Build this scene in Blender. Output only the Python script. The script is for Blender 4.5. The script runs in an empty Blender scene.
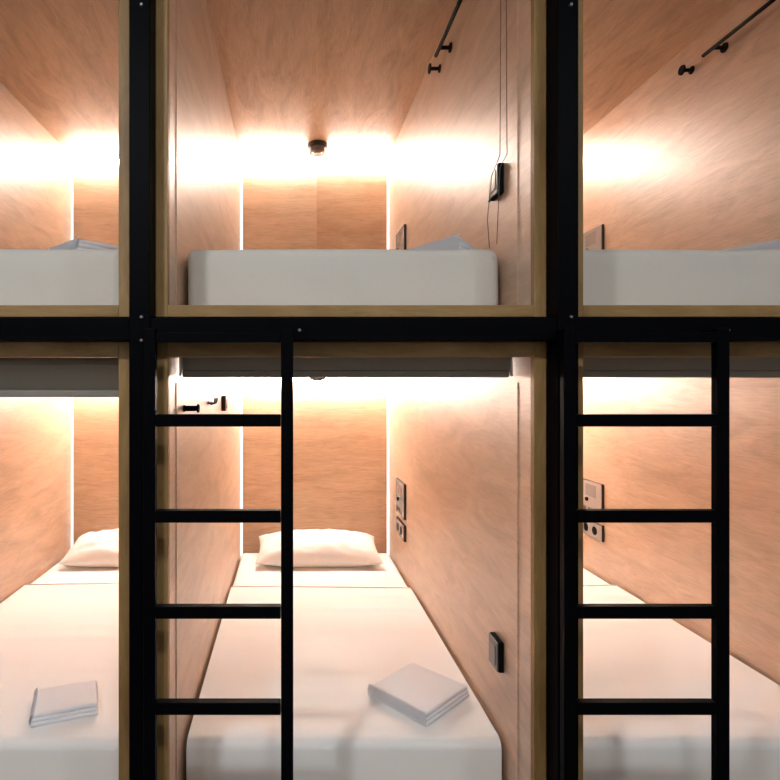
import bpy, bmesh, math, random
from mathutils import Vector, noise, Matrix
random.seed(7)
scene = bpy.context.scene
COL = scene.collection
E = 1.5                      # eye height above the corridor floor
F = 549.0                    # focal length in pixels of the 780 px frame
PI = math.pi

# ------------------------------------------------------------------ materials
def new_mat(name):
    m = bpy.data.materials.new(name); m.use_nodes = True
    nt = m.node_tree
    return m, nt, nt.nodes['Principled BSDF']

def plain(name, color, rough=0.5, metal=0.0, spec=0.5, bump=0.0, bscale=200.0):
    m, nt, b = new_mat(name)
    b.inputs['Base Color'].default_value = (*color, 1)
    b.inputs['Roughness'].default_value = rough
    b.inputs['Metallic'].default_value = metal
    b.inputs['Specular IOR Level'].default_value = spec
    tc = nt.nodes.new('ShaderNodeTexCoord')
    n = nt.nodes.new('ShaderNodeTexNoise'); n.inputs['Scale'].default_value = bscale
    n.inputs['Detail'].default_value = 4
    nt.links.new(tc.outputs['Object'], n.inputs['Vector'])
    mix = nt.nodes.new('ShaderNodeMix'); mix.data_type = 'RGBA'
    mix.inputs['A'].default_value = (*[c*0.9 for c in color], 1)
    mix.inputs['B'].default_value = (*[min(1, c*1.08) for c in color], 1)
    nt.links.new(n.outputs['Fac'], mix.inputs['Factor'])
    nt.links.new(mix.outputs['Result'], b.inputs['Base Color'])
    if bump:
        bp = nt.nodes.new('ShaderNodeBump'); bp.inputs['Strength'].default_value = bump
        bp.inputs['Distance'].default_value = 0.002
        nt.links.new(n.outputs['Fac'], bp.inputs['Height'])
        nt.links.new(bp.outputs['Normal'], b.inputs['Normal'])
    return m

def wood(name, grain, c1, c2, c3, rough=0.36, spec=0.5, offset=0.0, coat=0.0):
    """laminate wood: grain = axis index the fibres run along"""
    m, nt, b = new_mat(name)
    N = nt.nodes.new; L = nt.links.new
    tc = N('ShaderNodeTexCoord')
    def stretched(across, along, detail, dist=0.0):
        mp = N('ShaderNodeMapping')
        s = [across]*3; s[grain] = along
        mp.inputs['Scale'].default_value = s
        mp.inputs['Location'].default_value = (offset, offset*1.7, offset*0.6)
        L(tc.outputs['Object'], mp.inputs['Vector'])
        n = N('ShaderNodeTexNoise'); n.inputs['Scale'].default_value = 1.0
        n.inputs['Detail'].default_value = detail
        n.inputs['Distortion'].default_value = dist
        n.inputs['Roughness'].default_value = 0.6
        L(mp.outputs['Vector'], n.inputs['Vector'])
        return n
    broad = stretched(11, 2.6, 6, 1.2)
    fine = stretched(210, 13, 4)
    fleck = stretched(60, 14, 2)
    r1 = N('ShaderNodeValToRGB')
    e = r1.color_ramp.elements
    e[0].position = 0.30; e[0].color = (*c1, 1)
    e[1].position = 0.72; e[1].color = (*c3, 1)
    k = e.new(0.5); k.color = (*c2, 1)
    L(broad.outputs['Fac'], r1.inputs['Fac'])
    r2 = N('ShaderNodeMapRange'); r2.inputs['From Min'].default_value = 0.3; r2.inputs['From Max'].default_value = 0.7
    r2.inputs['To Min'].default_value = 0.86; r2.inputs['To Max'].default_value = 1.08
    L(fine.outputs['Fac'], r2.inputs['Value'])
    r3 = N('ShaderNodeMapRange'); r3.inputs['From Min'].default_value = 0.30; r3.inputs['From Max'].default_value = 0.42
    r3.inputs['To Min'].default_value = 0.91; r3.inputs['To Max'].default_value = 1.0
    L(fleck.outputs['Fac'], r3.inputs['Value'])
    mu = N('ShaderNodeMath'); mu.operation = 'MULTIPLY'
    L(r2.outputs['Result'], mu.inputs[0]); L(r3.outputs['Result'], mu.inputs[1])
    mx = N('ShaderNodeMix'); mx.data_type = 'RGBA'; mx.blend_type = 'MULTIPLY'
    mx.inputs['Factor'].default_value = 1.0
    L(r1.outputs['Color'], mx.inputs['A']); L(mu.outputs['Value'], mx.inputs['B'])
    L(mx.outputs['Result'], b.inputs['Base Color'])
    b.inputs['Roughness'].default_value = rough
    b.inputs['Specular IOR Level'].default_value = spec
    b.inputs['Coat Weight'].default_value = coat
    b.inputs['Coat Roughness'].default_value = 0.44
    b.inputs['Coat IOR'].default_value = 1.65
    bp = N('ShaderNodeBump'); bp.inputs['Strength'].default_value = 0.03; bp.inputs['Distance'].default_value = 0.0003
    L(fine.outputs['Fac'], bp.inputs['Height']); L(bp.outputs['Normal'], b.inputs['Normal'])
    return m

def emit(name, color, strength):
    m, nt, b = new_mat(name)
    b.inputs['Base Color'].default_value = (0.8, 0.8, 0.8, 1)
    b.inputs['Emission Color'].default_value = (*color, 1)
    b.inputs['Emission Strength'].default_value = strength
    return m

W1, W2, W3 = (0.415, 0.262, 0.165), (0.53, 0.35, 0.232), (0.62, 0.42, 0.288)
ROUGH = 0.43
M_side = wood('laminate_along_depth', 1, W1, W2, W3, ROUGH, 0.8, 0.0, 0.8)
M_ceil = wood('laminate_ceiling', 1, (0.47, 0.30, 0.19), (0.60, 0.40, 0.265), (0.68, 0.465, 0.32), 0.42, 0.4, 3.1)
M_back = wood('laminate_across', 0, (0.55, 0.38, 0.255), (0.64, 0.455, 0.315), (0.70, 0.515, 0.37), 0.45, 0.4, 5.7)
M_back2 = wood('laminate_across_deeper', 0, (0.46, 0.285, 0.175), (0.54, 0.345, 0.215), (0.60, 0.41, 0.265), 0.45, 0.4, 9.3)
M_floor = wood('laminate_floor', 1, W1, W2, W3, 0.45, 0.4, 1.3)
M_trim_v = wood('plywood_edge_upright', 2, (0.20, 0.11, 0.035), (0.28, 0.165, 0.058), (0.36, 0.225, 0.09), 0.5, 0.35)
M_trim_h = wood('plywood_edge_level', 0, (0.19, 0.105, 0.033), (0.28, 0.165, 0.058), (0.36, 0.225, 0.09), 0.5, 0.35, 2.2)
M_steel = plain('black_steel', (0.0007, 0.0009, 0.0018), 0.5, 0.0, 0.04, 0.05, 90)
M_black = plain('black_metal', (0.004, 0.003, 0.003), 0.7, 0.0, 0.1)
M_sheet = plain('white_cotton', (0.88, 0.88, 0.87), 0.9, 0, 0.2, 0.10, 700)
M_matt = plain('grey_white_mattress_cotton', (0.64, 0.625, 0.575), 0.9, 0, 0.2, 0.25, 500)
M_towel = plain('white_terry', (0.84, 0.86, 0.90), 0.95, 0, 0.15, 0.7, 900)
M_pillow = plain('pillow_cotton', (0.82, 0.80, 0.77), 0.9, 0, 0.2, 0.1, 600)
M_blind = plain('grey_olive_blind_fabric', (0.32, 0.305, 0.26), 0.85, 0, 0.2, 0.5, 800)
M_blindbar = plain('dark_blind_bar', (0.24, 0.23, 0.20), 0.6, 0, 0.3)
M_bracket = plain('pale_bracket', (0.72, 0.68, 0.60), 0.4, 0.0, 0.5)
M_plate = plain('grey_brushed_plate', (0.50, 0.48, 0.47), 0.25, 0.5, 0.5)
M_plate_mid = plain('smoke_grey_plate', (0.16, 0.15, 0.15), 0.3, 0.3, 0.5)
M_plate_dark = plain('dark_plate', (0.035, 0.024, 0.02), 0.4, 0.0, 0.5)
M_cord = plain('brown_grey_cord', (0.12, 0.09, 0.07), 0.6)
M_bolt = plain('steel_bolt', (0.22, 0.22, 0.23), 0.4, 0.9)
M_wallp = plain('corridor_plaster', (0.42, 0.41, 0.40), 0.9)
M_ceilp = plain('corridor_ceiling_paint', (0.30, 0.30, 0.30), 0.9)
M_tile = plain('corridor_floor_vinyl', (0.22, 0.20, 0.18), 0.5)
M_glass = plain('silver_lens', (0.55, 0.54, 0.54), 0.2, 0.7)
LED = (1.0, 0.985, 0.955)
M_led = emit('led_strip_glow', LED, 32)
M_led_low = emit('led_strip_glow_lower', LED, 54)
M_led_edge = emit('led_edge_glow', LED, 0.45)
M_lamp = emit('downlight_glow', (0.96, 0.985, 1.0), 54)
M_lamp_b = emit('downlight_glow_bright', (0.96, 0.985, 1.0), 130)

# ------------------------------------------------------------------ mesh helpers
def box(bm, x0, x1, y0, y1, z0, z1, bev=0.0, seg=2):
    r = bmesh.ops.create_cube(bm, size=1.0)
    vs = r['verts']
    for v in vs:
        v.co = Vector((x0 + (v.co.x+.5)*(x1-x0), y0 + (v.co.y+.5)*(y1-y0), z0 + (v.co.z+.5)*(z1-z0)))
    if bev:
        es = list({e for v in vs for e in v.link_edges})
        bmesh.ops.bevel(bm, geom=es, offset=bev, segments=seg, affect='EDGES', profile=0.5)

def cyl(bm, p0, p1, r0, r1=None, n=24):
    p0, p1 = Vector(p0), Vector(p1); r1 = r0 if r1 is None else r1
    d = p1-p0
    rr = bmesh.ops.create_cone(bm, cap_ends=True, segments=n, radius1=r0, radius2=r1, depth=d.length)
    q = Vector((0, 0, 1)).rotation_difference(d.normalized()).to_matrix().to_4x4()
    bmesh.ops.transform(bm, matrix=Matrix.Translation((p0+p1)/2) @ q, verts=rr['verts'])

def tube(bm, pts, r, n=8):
    pts = [Vector(p) for p in pts]
    rings = []
    for i, p in enumerate(pts):
        d = (pts[min(i+1, len(pts)-1)] - pts[max(i-1, 0)]).normalized()
        a = d.orthogonal().normalized() if i == 0 else (a0 - d*a0.dot(d)).normalized()
        a0 = a; b = d.cross(a)
        rings.append([bm.verts.new(p + (a*math.cos(t) + b*math.sin(t))*r) for t in [2*PI*k/n for k in range(n)]])
    for A, B in zip(rings, rings[1:]):
        for k in range(n):
            bm.faces.new((A[k], A[(k+1) % n], B[(k+1) % n], B[k]))
    bm.faces.new(rings[0][::-1]); bm.faces.new(rings[-1])

def rbox(bm, x0, x1, y0, y1, z0, z1, r, nx=20, ny=20, nz=8, fn=None):
    """box with rounded edges built from a dense grid, optional displacement fn(co)->co"""
    before = set(bm.verts)
    c = Vector(((x0+x1)/2, (y0+y1)/2, (z0+z1)/2)); h = Vector(((x1-x0)/2, (y1-y0)/2, (z1-z0)/2))
    def steps(H, n):
        k = 4
        inner = [-(H-r) + 2*(H-r)*i/n for i in range(n+1)]
        rim = [H - r + r*math.sin(PI/2*i/k) for i in range(1, k+1)]
        return [-v for v in rim[::-1]] + inner + rim
    S = [steps(h.x, nx), steps(h.y, ny), steps(h.z, nz)]
    cache = {}
    def vert(p):
        key = tuple(round(t, 6) for t in p)
        if key not in cache:
            q = Vector([max(-(h[i]-r), min(h[i]-r, p[i])) for i in range(3)])
            d = Vector(p)-q
            # cube-ish shell point -> rounded
            if d.length > 1e-9: d = d.normalized()*r
            co = c + q + d
            if fn: co = fn(co)
            cache[key] = bm.verts.new(co)
        return cache[key]
    for ax in range(3):
        u, v = [(1, 2), (2, 0), (0, 1)][ax]
        for s in (-1, 1):
            for i in range(len(S[u])-1):
                for j in range(len(S[v])-1):
                    f = []
                    for (a, b) in ((i, j), (i+1, j), (i+1, j+1), (i, j+1)):
                        p = [0, 0, 0]; p[ax] = s*h[ax]; p[u] = S[u][a]; p[v] = S[v][b]
                        f.append(vert(p))
                    if s < 0: f = f[::-1]
                    if len(set(f)) == 4: bm.faces.new(f)

def obj(name, bm, mat, parent=None, smooth=False, loc=None, label=None):
    bmesh.ops.recalc_face_normals(bm, faces=bm.faces)
    me = bpy.data.meshes.new(name); bm.to_mesh(me); bm.free()
    me.materials.append(mat)
    if smooth:
        for p in me.polygons: p.use_smooth = True
    o = bpy.data.objects.new(name, me); COL.objects.link(o)
    if parent: o.parent = parent
    if loc: o.location = loc
    if label: o['label'] = label
    return o

def bx(name, dims, mat, parent=None, bev=0.0, loc=None, label=None):
    bm = bmesh.new(); box(bm, *dims, bev=bev)
    return obj(name, bm, mat, parent, False, loc, label)

def thing(name, label, cat, loc, group=None, rz=0.0):
    o = bpy.data.objects.new(name, None); COL.objects.link(o)
    o.empty_display_size = 0.1
    o.location = loc; o.rotation_euler = (0, 0, rz)
    o['label'] = label; o['category'] = cat
    if group: o['group'] = group
    return o

def copy_tree(src, parent=None):
    c = src.copy(); COL.objects.link(c)
    if parent: c.parent = parent
    for ch in list(src.children): copy_tree(ch, c)
    return c

# ------------------------------------------------------------------ setting
def struct(name, dims, mat):
    cx, cy, cz = (dims[0]+dims[1])/2, (dims[2]+dims[3])/2, (dims[4]+dims[5])/2
    o = bx(name, (dims[0]-cx, dims[1]-cx, dims[2]-cy, dims[3]-cy, dims[4]-cz, dims[5]-cz), mat, loc=(cx, cy, cz))
    o['kind'] = 'structure'; return o
RX0, RX1, RY0, RY1, RH = -2.1, 2.45, -1.15, 3.75, 3.14
struct('floor', (RX0, RX1, RY0, RY1, -0.1, 0), M_tile)
struct('ceiling', (RX0, RX1, RY0, RY1, RH, RH+0.1), M_ceilp)
struct('wall_left', (RX0-0.1, RX0, RY0, RY1, 0, RH), M_wallp)
struct('wall_right', (RX1, RX1+0.1, RY0, RY1, 0, RH), M_wallp)
struct('wall_back', (RX0, RX1, RY1, RY1+0.1, 0, RH), M_wallp)
struct('wall_front', (RX0, RX1, RY0-0.1, RY0, 0, RH), M_wallp)

# ------------------------------------------------------------------ capsules
XC, PITCH = 0.161, 1.098
HW = 0.484; T = 0.032
Y0, YB = 1.45, 3.55
Z_UP, H_UP = E+0.211, 1.276      # inner floor height and clear height of the upper row
Z_LO, H_LO = E-1.28, 1.367
def capsule(xc, zf, H, label, group, upper):
    t = thing('sleeping_capsule', label, 'sleeping capsule', (xc, Y0, zf), group)
    L = YB-Y0; f = 0.022
    tf = 0.031 if upper else T; tc_ = T if upper else 0.027
    bx('side_panel', (-HW-T+0.001, -HW, f, L+0.06, 0, H), M_side, t)
    bx('side_panel', (HW, HW+T-0.001, f, L+0.06, 0, H), M_side, t)
    bx('floor_panel', (-HW-T+0.001, HW+T-0.001, f, L+0.06, -tf+0.001, -0.0005), M_floor, t)
    bx('ceiling_panel', (-HW-T+0.001, HW+T-0.001, f, L+0.06, H+0.0005, H+tc_-0.001), M_ceil, t)
    # headboard boards stand 2 cm clear of the shell, the edge light sits behind
    g = 0.020
    if upper:
        bx('back_panel', (-HW+g, 0.012, L, L+0.016, 0, H-0.004), M_back, t)
        bx('back_panel', (0.0125, HW-g, L+0.003, L+0.019, 0, H-0.004), M_back2, t)
    else:
        bx('back_panel', (-HW+g, HW-g, L, L+0.016, 0, H-0.004), M_back, t)
    bx('shell_back', (-HW, HW, L+0.034, L+0.05, 0, H), M_back, t)
    bx('led_strip', (-HW+0.004, HW-0.004, L-0.034, L-0.006, H-0.056, H-0.043), M_led if upper else M_led_low, t, label='glowing warm light strip')
    for s in (-1, 1):
        xa, xb = sorted((s*(HW-0.002), s*(HW-0.017)))
        bx('edge_light', (xa, xb, L+0.006, L+0.012, 0.15, H-0.03), M_led_edge, t, label='glowing corner light')
    # trim ring on the front edge of the panels
    bx('front_trim', (-HW-T, -HW, 0, f-0.0005, -tf, H+tc_), M_trim_v, t, bev=0.0015)
    bx('front_trim', (HW, HW+T, 0, f-0.0005, -tf, H+tc_), M_trim_v, t, bev=0.0015)
    bx('front_trim', (-HW, HW, 0, f-0.0005, -tf, 0), M_trim_h, t, bev=0.0015)
    bx('front_trim', (-HW, HW, 0, f-0.0005, H if upper else H-0.013, H+tc_), M_trim_h, t, bev=0.0015)
    # slim upright guide strips for the blind
    for s in (-1, 1):
        xa, xb = sorted((s*HW, s*(HW-0.003)))
        bm = bmesh.new(); box(bm, xa, xb, 0.100, 0.110, 0.0, H-0.08)
        obj('guide_rail', bm, M_side, t)
    return t
GU, GL = 'upper row of wooden sleeping capsules', 'lower row of wooden sleeping capsules'
capsule(XC-PITCH, Z_UP, H_UP, 'left capsule of the upper row, cut by the left edge of the picture', GU, True)
capsule(XC, Z_UP, H_UP, 'middle capsule of the upper row, wood-lined box lit by a strip light', GU, True)
capsule(XC+PITCH, Z_UP, H_UP, 'right capsule of the upper row, its right wooden wall filling the view', GU, True)
capsule(XC-PITCH, Z_LO, H_LO, 'left capsule of the lower row, with no ladder across its opening', GL, False)
capsule(XC, Z_LO, H_LO, 'middle capsule of the lower row, wood-lined box behind the left ladder', GL, False)
capsule(XC+PITCH, Z_LO, H_LO, 'right capsule of the lower row, wood-lined box behind the right ladder', GL, False)

# ------------------------------------------------------------------ steel frame
fr = thing('steel_frame', 'black square-section steel frame of posts and beams carrying the wooden capsules', 'frame', (XC, 1.40, 0))
PX = [-0.381 + 1.0847*k - XC for k in (-1, 0, 1, 2)]
yF, yR = -0.012, 0.049
for px in PX:
    bx('post', (px-0.0262, px+0.0262, yF, yR, 0, RH-0.001), M_steel, fr, bev=0.002)
for a, b in zip(PX, PX[1:]):
    bx('beam', (a+0.0265, b-0.0265, yF+0.004, yR, E+0.1145, E+0.171), M_steel, fr, bev=0.002)
    bx('beam', (a+0.0265, b-0.0265, yF+0.004, yR, Z_LO-0.096, Z_LO-0.036), M_steel, fr, bev=0.002)
    bx('beam', (a+0.0265, b-0.0265, yF+0.004, yR, Z_UP+H_UP+0.036, Z_UP+H_UP+0.096), M_steel, fr, bev=0.002)
def bolt(x, z, y=yF):
    bm = bmesh.new(); cyl(bm, (x, y+0.0005, z), (x, y-0.005, z), 0.005, 0.0035, 12)
    obj('bolt', bm, M_bolt, fr)
for px in PX[1:3]:
    bolt(px+0.006, E+0.172); bolt(px+0.006, E+0.113); bolt(px+0.006, E+0.96)
for px, zz in ((-0.381-XC+0.405, E+0.139), (0.704-XC+0.405, E+0.139)):
    bolt(px, zz, yF+0.004)

# ------------------------------------------------------------------ ladders
def ladder(x_in, x_out, label, on_post=False):
    y0 = 1.335
    t = thing('ladder', label, 'ladder', (x_in, y0, 0), 'black ladders in front of the lower capsules')
    w = x_out-x_in
    s1 = bx('stile', (0, 0.029, 0, 0.022, 0, E+0.139), M_steel, t, bev=0.002)
    s2 = bx('stile', (w-0.030, w, 0, 0.022, 0, E+0.139), M_steel, t, bev=0.002)
    zs = [E-0.0865-0.2340*k for k in range(6)]
    bx('rung', (0.0295, w-0.0305, 0.001, 0.021, E+0.104, E+0.128), M_steel, t, bev=0.002)
    for z in zs:
        bx('rung', (0.0295, w-0.0305, 0.0, 0.022, z-0.0150, z+0.0150), M_steel, t, bev=0.002)
    for xx in (0.0145, w-0.015):      # short lugs that hook onto the beam behind
        bx('hook', (xx-0.011, xx+0.011, 0.0225, 0.0525 if on_post and xx < 0.1 else 0.0562, E+0.118, E+0.136), M_steel, t)
    return t
ladder(-0.357, 0.008, 'left one of the two black steel ladders, in front of the middle lower bed')
ladder(0.667, 1.070, 'right one of the two black steel ladders, near the right edge', True)

# ------------------------------------------------------------------ mattresses
YM = 1.645
def wob(seed, amp, sc=5.0):
    def fn(co):
        n = noise.noise(Vector((co.x*sc, co.y*sc*0.6, co.z*sc*2)) + Vector((seed, seed*.37, 0)))
        n2 = noise.noise(Vector((co.x*sc*3.7, co.y*sc*1.4, co.z*sc*6)) + Vector((seed*2, 0, seed)))
        inner = 1.0 if abs(co.x) < 0.44 else 0.0
        return Vector((co.x, co.y + amp*0.8*(n + 0.4*n2), co.z + (amp*(n+0.35*n2))*0.6*inner))
    return fn
def mattress(xc, zf, th, label, group, seed, r=0.030):
    bm = bmesh.new(); L = 3.505-YM
    base = wob(seed, 0.007)
    def fn(co):
        q = base(co)
        # rounded, slightly slumped front corners
        q.z = max(q.z, 0.001)
        return q
    rbox(bm, -0.472, 0.472, 0.0, L, 0.001, th, r, 40, 50, 6, fn)
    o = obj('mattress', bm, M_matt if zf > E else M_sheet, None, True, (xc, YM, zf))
    o['label'] = label; o['category'] = 'mattress'; o['group'] = group
    # hem seam of the fitted sheet along the top front edge
    for s in (-1, 1):
        bm = bmesh.new(); tube(bm, [(s*0.449, 0.004+0.001*math.sin(k), 0.012+k*(th-0.04)/8) for k in range(9)], 0.0018, 6)
        obj('corner_seam', bm, M_matt, o, True)
    return o
TH_UP, TH_LO = 0.2015, 0.214
GM = 'white-sheeted mattresses in the capsules'
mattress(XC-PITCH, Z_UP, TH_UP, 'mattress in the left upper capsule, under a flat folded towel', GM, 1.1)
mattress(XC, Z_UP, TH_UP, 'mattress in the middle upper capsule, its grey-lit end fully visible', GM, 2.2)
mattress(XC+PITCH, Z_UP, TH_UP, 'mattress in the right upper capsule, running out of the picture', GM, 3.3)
mattress(XC-PITCH, Z_LO, TH_LO, 'mattress in the left lower capsule, cut off by the left edge', GM, 4.4)
mattress(XC, Z_LO, TH_LO, 'mattress in the middle lower capsule, behind the left ladder', GM, 5.5)
mattress(XC+PITCH, Z_LO, TH_LO, 'mattress in the right lower capsule, behind the right ladder', GM, 6.6)

# flat sheets over the lower mattresses, their top hem across the bed below the pillow
def bed_sheet(xc, label, seed, yend=2.875, tw=None):
    bm = bmesh.new()
    top = Z_LO+TH_LO
    prof = []
    r = 0.030
    for z in (0.02, 0.05, 0.08, 0.11, 0.14, 0.16): prof.append((-0.0065, z, 0))
    for k in range(7):
        a = PI/2*k/6
        prof.append((-0.0065+r-r*math.cos(a), TH_LO+0.005-r+r*math.sin(a), 0))
    L = yend-YM; n = 60
    for k in range(1, n+1):
        prof.append((0.0235+(L-0.0235)*k/n, TH_LO+0.005, 1))
    cols = 48; vs = []
    for i in range(cols+1):
        x = -0.470 + 0.940*i/cols
        row = []
        for (y, z, flat) in prof:
            n1 = noise.noise(Vector((x*3+seed, y*2.2, seed)))
            n2 = noise.noise(Vector((x*2.2+seed, y*13, 3+seed)))
            n3 = noise.noise(Vector((x*12, y*5+seed, 9)))
            edge = min(1, (0.47-abs(x))/0.06)
            d = (0.0050*abs(n1) + 0.0100*max(0, n2)**1.5 + 0.0030*abs(n3))*edge
            # pressed fold creases across the bed
            for yc in (0.33, 0.78):
                d += 0.0022*math.exp(-((y-yc-0.01*n1)/0.012)**2)*flat*edge
            d = 0.0055*(1-math.exp(-d/0.0055))
            if tw:
                k_ = math.exp(-(((x-tw[0])**2 + (y-tw[1])**2)/0.17**2)**2)
                d = d*(1-k_) + 0.0048*k_
            yy = y + (0 if flat else -0.0018*abs(n3)-0.003*abs(n1))
            if abs(y-L) < 1e-6: yy += 0.010*math.sin(x*5+seed)
            row.append(bm.verts.new((x, yy, z + (d if flat else 0))))
        vs.append(row)
    for i in range(cols):
        for j in range(len(prof)-1):
            bm.faces.new((vs[i][j], vs[i+1][j], vs[i+1][j+1], vs[i][j+1]))
    # hem roll at the top end gives the line its little shadow
    tube(bm, [Vector(vs[i][-1].co) + Vector((0, 0, 0.002)) for i in range(0, cols+1, 2)], 0.0035, 8)
    o = obj('bed_sheet', bm, M_sheet, None, True, (xc, YM, Z_LO))
    o['label'] = label; o['category'] = 'bed sheet'; o['group'] = 'white flat sheets on the lower beds'
    return o
bed_sheet(XC-PITCH, 'white flat sheet smoothed over the left lower bed', 1.3, 2.92, (0.202, 0.155))
bed_sheet(XC, 'white flat sheet on the middle lower bed, under the folded towel', 2.9, 2.875, (0.275, 0.235))
bed_sheet(XC+PITCH, 'white flat sheet on the right lower bed, beside the bare right wall', 4.1, 2.90)

# ------------------------------------------------------------------ pillows
def pillow(xc, y, z, w, d, th, label, seed, tilt=0.16, rz=0.0):
    bm = bmesh.new(); nu, nv = 46, 30
    def P(u, v, s):
        prof = max(0, (1-abs(u)**3.2))**0.55 * max(0, (1-abs(v)**2.6))**0.6
        pin = 1 - 0.05*(1-abs(v)**2)*(abs(u)**6) ; pinv = 1-0.10*(1-abs(u)**2)*abs(v)**6
        x = u*w/2*pin; yv = v*d/2*pinv
        wr = noise.noise(Vector((u*2.2+seed, v*3, seed)))*0.020 + noise.noise(Vector((u*6+seed, v*5+u*4, 2)))*0.013
        wr += -0.010*max(0, 1-abs((v*0.7+u*0.9+0.15))*7)*1.6 - 0.008*max(0, 1-abs(v+0.45-u*0.25)*9)
        zz = s*th/2*prof*(1+(0.0)) + (wr*prof if s > 0 else 0)
        if s < 0: zz *= 0.75
        return Vector((x, yv, zz))
    T_, B_ = {}, {}
    for i in range(nu+1):
        for j in range(nv+1):
            u = math.sin((i/nu-0.5)*PI); v = math.sin((j/nv-0.5)*PI)
            T_[i, j] = bm.verts.new(P(u, v, 1))
            B_[i, j] = T_[i, j] if i in (0, nu) or j in (0, nv) else bm.verts.new(P(u, v, -1))
    for i in range(nu):
        for j in range(nv):
            bm.faces.new((T_[i, j], T_[i+1, j], T_[i+1, j+1], T_[i, j+1]))
            q = (B_[i, j], B_[i, j+1], B_[i+1, j+1], B_[i+1, j])
            try: bm.faces.new(q)
            except ValueError: pass
    R = Matrix.Rotation(tilt, 4, 'X')
    bmesh.ops.transform(bm, matrix=R, verts=bm.verts)
    mz = min(v.co.z for v in bm.verts)
    for v in bm.verts:
        v.co.z = max(v.co.z - mz - 0.010, 0)
    o = obj('pillow', bm, M_pillow, None, True, (xc, y, z))
    o.rotation_euler = (0, 0, rz)
    o['label'] = label; o['category'] = 'pillow'; o['group'] = 'white pillows at the heads of the lower beds'
    # piped seam round the pillow edge, drooping where the slip closes
    return o
pz = Z_LO+TH_LO+0.004
pillow(XC+0.008, 3.33, pz, 0.74, 0.36, 0.185, 'white pillow at the head of the middle lower bed', 3.3)
pillow(XC-PITCH-0.03, 3.33, pz, 0.74, 0.36, 0.185, 'white pillow at the head of the left lower bed', 7.7, 0.16, 0.04)

# ------------------------------------------------------------------ folded towels
def towel(x, y, z, a, b, th, rz, label, layers=3, droop=0.0):
    t = thing('folded_towel', label, 'towel', (x, y, z), 'folded white towels on the beds', rz)
    bm = bmesh.new(); lt = th/layers
    for k in range(layers):
        ins = 0.004*((k*7) % 3)
        def fn(co, k=k):
            n = noise.noise(Vector((co.x*9+k*3, co.y*9, x*5)))
            sag = 0.10*th*(abs(co.x)/(a/2))**4 + 0.10*th*(abs(co.y)/(b/2))**4
            zz = co.z - sag*(k/layers) + 0.0025*n*(1 if k else 0.3)
            return Vector((co.x+0.003*n, co.y-0.002*n, max(zz*(1-droop*min(1, max(0, (co.x/a+0.5)))), 0.0)))
        rbox(bm, -a/2+ins, a/2-ins*0.5, -b/2+ins*.7, b/2-ins, k*lt, (k+1)*lt*1.0-0.0006, lt*0.46, 16, 16, 2, fn)
    obj('folded_layers', bm, M_towel, t, True)
    # the doubled-over fold that wraps the two long edges
    bm = bmesh.new()
    pts = []
    for k in range(13):
        a_ = -PI/2 + PI*k/12
        pts.append((-a/2+0.010-math.cos(a_)*0.012, th/2+math.sin(a_)*(th/2-0.001)))
    ys = [-b/2+0.002+(b-0.004)*j/10 for j in range(11)]
    rows = [[bm.verts.new((px, yy, max(0.0005, pz_+0.001*noise.noise(Vector((yy*20, pz_*30, 1)))))) for (px, pz_) in pts] for yy in ys]
    for A, B in zip(rows, rows[1:]):
        for k in range(12): bm.faces.new((A[k], A[k+1], B[k+1], B[k]))
    bmesh.ops.solidify(bm, geom=list(bm.faces), thickness=0.003)
    obj('fold', bm, M_towel, t, True)
    return t
zs_lo = Z_LO+TH_LO+0.0102
towel(0.436, 1.862, zs_lo, 0.255, 0.235, 0.040, math.radians(42), 'folded white towel on the foot of the middle lower bed')
towel(-0.735, 1.80, zs_lo, 0.20, 0.17, 0.040, math.radians(20), 'folded white towel on the foot of the left lower bed')
zu = Z_UP+TH_UP+0.003
towel(0.512, 1.836, zu, 0.105, 0.235, 0.060, math.radians(31), 'narrow grey-white towel by the right wall on the middle upper mattress', 3, 0.8)
towel(-0.665, 1.862, zu, 0.225, 0.215, 0.048, math.radians(48), 'white towel lying flat on the left upper mattress')
towel(1.575, 1.835, zu, 0.13, 0.225, 0.050, math.radians(27), 'white towel edge showing on the right upper mattress, at the right border')

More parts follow.
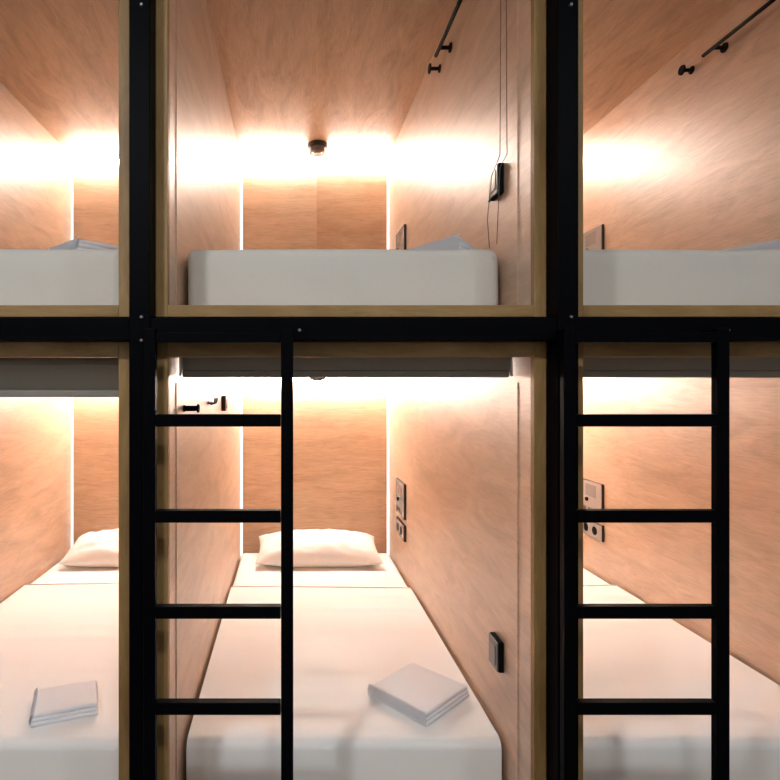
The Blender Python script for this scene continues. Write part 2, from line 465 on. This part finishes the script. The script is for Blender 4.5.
# ------------------------------------------------------------------ roller blinds
def blind(xc, zc, drop, label, cord=False):
    """zc = height of the capsule ceiling; drop = how far the fabric hangs below it"""
    t = thing('roller_blind', label, 'roller blind', (xc, 1.552, zc), 'rolled-up blinds at the capsule mouths')
    bm = bmesh.new(); cyl(bm, (-0.466, 0.03, -0.030), (0.460, 0.03, -0.030), 0.022, None, 28)
    obj('fabric_roll', bm, M_blind, t, True)
    d = drop
    bx('hanging_fabric', (-0.464, 0.458, 0.006, 0.0085, -d+0.016, -0.0295), M_blind, t)
    bm = bmesh.new(); box(bm, -0.466, 0.460, 0.004, 0.008, -d+0.019, -0.001, bev=0.001)
    obj('cassette_cover', bm, M_blind, t) if not d > 0.09 else bm.free()
    bm = bmesh.new(); box(bm, -0.465, 0.459, -0.003, 0.017, -d, -d+0.021, bev=0.005, seg=3)
    obj('bottom_bar', bm, M_blindbar, t)
    for xa in (-0.474, 0.462):
        bm = bmesh.new(); box(bm, xa, xa+0.006, -0.004, 0.056, -0.062, -0.0005, bev=0.001)
        obj('end_bracket', bm, M_bracket, t, label='pale end bracket')
    if cord:
        x = 0.466
        bm = bmesh.new()
        tube(bm, [(x, 0.030, -0.03), (x-0.002, 0.034, -0.4), (x-0.001, 0.032, -0.82), (x-0.022, 0.030, -0.86), (x-0.022, 0.046, -1.0), (x-0.020, 0.060, -1.074)], 0.0013)
        tube(bm, [(x, 0.078, -0.03), (x, 0.082, -0.4), (x-0.001, 0.085, -0.80), (x-0.022, 0.095, -0.86), (x-0.024, 0.125, -0.98), (x-0.024, 0.108, -1.074)], 0.0013)
        obj('pull_cord', bm, M_cord, t, True, label='thin brown cord loop')
        bm = bmesh.new(); bmesh.ops.create_uvsphere(bm, u_segments=10, v_segments=8, radius=0.004)
        obj('cord_bead', bm, M_cord, t, True, loc=(x-0.023, 0.112, -0.93))
    return t
CL, CU = Z_LO+H_LO, Z_UP+H_UP
blind(XC-PITCH, CL, 0.122, 'grey-olive blind hanging lowest, in the left lower capsule')
blind(XC, CL, 0.066, 'grey blind rolled up behind the top of the left ladder')
blind(XC+PITCH, CL, 0.066, 'grey blind rolled up behind the top of the right ladder')
blind(XC, CU, 0.066, 'blind of the middle upper capsule with a thin cord loop down the right wall', True)

# ------------------------------------------------------------------ wall fittings (local x points out of the wall into the capsule)
def fitting(name, label, cat, x, y, z, side, group=None):
    """side=-1: on a right-hand wall (sticks out to -x); +1: on a left-hand wall"""
    t = thing(name, label, cat, (x, y, z), group)
    if side < 0: t.rotation_euler = (0, 0, PI)
    return t
def rail(x, label, side=-1):
    t = fitting('hanging_rail', label, 'rail', x, 1.93, E+1.352, side, 'black rails under the upper capsule ceilings')
    s = 1   # local +x out of wall, local y flipped for right-hand walls
    bm = bmesh.new(); cyl(bm, (0.046, -0.325, 0), (0.046, 0.33, 0), 0.0075, None, 20); obj('bar', bm, M_black, t, True)
    for yy in (-0.27, 0.27):
        bm = bmesh.new(); cyl(bm, (0.0004, yy, 0), (0.006, yy, 0), 0.019, 0.018, 28); cyl(bm, (0.006, yy, 0), (0.040, yy, 0), 0.0075, None, 16)
        obj('mount', bm, M_black, t)
    return t
def peg(x, y, z, label, side, r=0.021, out=0.048, stem=0.0075):
    t = fitting('wall_peg', label, 'coat peg', x, y, z, side, 'round black pegs on the capsule walls')
    bm = bmesh.new(); cyl(bm, (0.0004, 0, 0), (0.005, 0, 0), r*0.8, r*0.75, 28); obj('mounting_plate', bm, M_black, t)
    bm = bmesh.new(); cyl(bm, (0.005, 0, 0), (out-0.006, 0, 0), stem, None, 16); obj('stem', bm, M_black, t, True)
    bm = bmesh.new(); cyl(bm, (out-0.006, 0, 0), (out, 0, 0), r, r*0.92, 28); obj('knob', bm, M_black, t)
    return t
WR, WL = XC+HW, XC-HW
rail(WR, 'black hanging rail high on the right wall of the middle upper capsule')
rail(WR+PITCH, 'black hanging rail high on the right wall of the right upper capsule')
peg(WR, 2.36, E+1.360, 'black peg beyond the rail end in the middle upper capsule', -1)
peg(WR+PITCH, 2.38, E+1.365, 'black peg beyond the rail end in the right upper capsule', -1)
# left wall of the middle lower capsule
peg(WL, 1.665, E-0.071, 'thick black peg nearest the opening, on the left wall behind the ladder', 1, 0.0135, 0.048, 0.0085)
t = fitting('double_hook', 'small brass-brown double hook on the left wall, between peg and dark plate', 'hook', WL, 2.18, E-0.066, 1)
bx('hook_plate', (0.0004, 0.004, -0.03, 0.05, -0.009, 0.003), M_plate_dark, t, bev=0.001)
for yy in (-0.02, 0.04):
    bm = bmesh.new(); tube(bm, [(0.004, yy, -0.004), (0.014, yy, -0.010), (0.024, yy, -0.006), (0.028, yy, 0.004), (0.028, yy, 0.014)], 0.0035, 10)
    obj('hook', bm, M_plate_dark, t, True)
t = fitting('wall_switch', 'dark upright switch block deepest on the left wall behind the ladder', 'switch', WL, 2.62, E-0.088, 1)
bx('switch_box', (0.0004, 0.020, -0.035, 0.035, -0.035, 0.037), M_plate_dark, t, bev=0.002)
bx('rocker', (0.0205, 0.023, -0.018, 0.018, -0.022, 0.024), M_plate, t, bev=0.001)

def switch_block(x, y, z, label, cable=False):
    t = fitting('wall_control', label, 'wall switch', x, y, z, -1, 'dark control blocks by the capsule openings')
    bx('housing', (0.0004, 0.017, -0.038, 0.038, -0.046, 0.046), M_black, t, bev=0.003)
    bx('face_plate', (0.0172, 0.021, -0.036, 0.036, -0.044, 0.044), M_plate_mid, t, bev=0.002, label='glossy grey face plate')
    bx('rocker', (0.0212, 0.0235, -0.024, 0.024, -0.030, 0.030), M_plate_mid, t, bev=0.001)
switch_block(WR, 1.69, E+0.624, 'dark control block below the cords on the middle upper capsule wall')
switch_block(WR, 1.69, E-0.822, 'dark control block near the opening, right wall of the middle lower capsule')

def panel(x, z0, z1, label):
    t = fitting('control_panel', label, 'control panel', x, 3.16, (z0+z1)/2, -1, 'grey control panels at the bed heads')
    h = (z1-z0)/2
    bx('panel_body', (0.0004, 0.012, -0.115, 0.115, -h, h), M_plate_dark, t, bev=0.002, label='dark brown edge')
    bx('face_plate', (0.0122, 0.0155, -0.112, 0.112, -h+0.003, h-0.003), M_plate, t, bev=0.001, label='light grey glossy face')
    bx('screen', (0.0156, 0.0165, -0.05, 0.06, 0.01, h-0.02), M_glass, t)
    bm = bmesh.new(); cyl(bm, (0.0156, -0.03, -0.01), (0.024, -0.03, -0.01), 0.011, None, 20); obj('knob', bm, M_black, t)
    for k in range(3):
        bx('button', (0.0156, 0.018, -0.07+k*0.05, -0.045+k*0.05, -h+0.02, -h+0.045), M_plate_dark, t, bev=0.0006)
def socket(x, label):
    t = fitting('wall_socket', label, 'socket', x, 3.16, E-0.827, -1, 'double sockets below the control panels')
    bx('socket_plate', (0.0004, 0.012, -0.115, 0.115, -0.045, 0.045), M_plate_dark, t, bev=0.002)
    bx('face_plate', (0.0122, 0.0150, -0.112, 0.112, -0.042, 0.042), M_plate, t, bev=0.001)
    for yy in (-0.045, 0.045):
        bm = bmesh.new(); cyl(bm, (0.0152, yy, 0), (0.0168, yy, 0), 0.024, None, 28)
        obj('outlet', bm, M_black, t)
panel(WR, E-0.750, E-0.552, 'grey control panel at the head of the middle lower bed')
panel(WR+PITCH, E-0.750, E-0.552, 'grey control panel at the head of the right lower bed, behind the ladder')
panel(WR, E+0.690, E+0.893, 'control panel edge just above the mattress in the middle upper capsule')
panel(WR+PITCH, E+0.690, E+0.893, 'control panel just above the mattress in the right upper capsule')
socket(WR, 'brown-edged double socket below the panel in the middle lower capsule')
socket(WR+PITCH, 'grey double socket with two black outlets, seen below the right ladder rung')

# round ceiling fittings
def detector(x, z, label):
    t = thing('smoke_detector', label, 'smoke detector', (x, 3.39, z), 'round fittings under the capsule ceilings')
    bm = bmesh.new(); cyl(bm, (0, 0, -0.0005), (0, 0, -0.030), 0.062, 0.063, 40); obj('base', bm, M_plate_dark, t, label='dark round base')
    bm = bmesh.new(); cyl(bm, (0, 0, -0.0302), (0, 0, -0.056), 0.058, 0.050, 40); obj('cover', bm, M_plate_mid, t, label='silver-grey lower cover')
    bm = bmesh.new(); cyl(bm, (0, 0, -0.0562), (0, 0, -0.063), 0.030, 0.026, 32); obj('centre_cap', bm, M_plate, t)
detector(XC+0.008, CU, 'small round dark fitting under the ceiling of the middle upper capsule')
detector(XC+0.008, CL, 'round fitting peeping below the blind of the middle lower capsule')

# ------------------------------------------------------------------ corridor lamps
for k, (x, lab) in enumerate(((-1.05, 'round corridor ceiling lamp left of the viewer'), (0.25, 'round corridor ceiling lamp above the viewer'), (1.5, 'round corridor ceiling lamp right of the viewer'))):
    t = thing('ceiling_lamp', lab, 'ceiling lamp', (x, -0.45, RH), 'round lamps along the corridor ceiling')
    bm = bmesh.new(); cyl(bm, (0, 0, -0.0005), (0, 0, -0.035), 0.13, 0.125, 40); obj('housing', bm, M_bracket, t)
    bm = bmesh.new(); cyl(bm, (0, 0, -0.0352), (0, 0, -0.045), 0.105, 0.10, 40); obj('diffuser', bm, M_lamp_b if k == 0 else M_lamp, t)

# ------------------------------------------------------------------ world, camera, view
w = bpy.data.worlds.new('world'); scene.world = w; w.use_nodes = True
w.node_tree.nodes['Background'].inputs['Color'].default_value = (0.02, 0.02, 0.022, 1)
w.node_tree.nodes['Background'].inputs['Strength'].default_value = 1.0
cd = bpy.data.cameras.new('camera'); cam = bpy.data.objects.new('camera', cd); COL.objects.link(cam)
cam.location = (0, 0, E); cam.rotation_euler = (PI/2, 0, 0)
cd.sensor_fit = 'HORIZONTAL'; cd.sensor_width = 36.0
cd.lens = F/780*36.0
cd.shift_x = (390-290)/780.0
cd.shift_y = -(390-385)/780.0
cd.clip_start = 0.02
scene.camera = cam
scene.view_settings.view_transform = 'Standard'
scene.view_settings.look = 'None'
scene.view_settings.gamma = 1.0
scene.view_settings.use_curve_mapping = False
scene.view_settings.exposure = 1.42
scene.cycles.max_bounces = 12
scene.cycles.diffuse_bounces = 8
scene.cycles.use_denoising = True
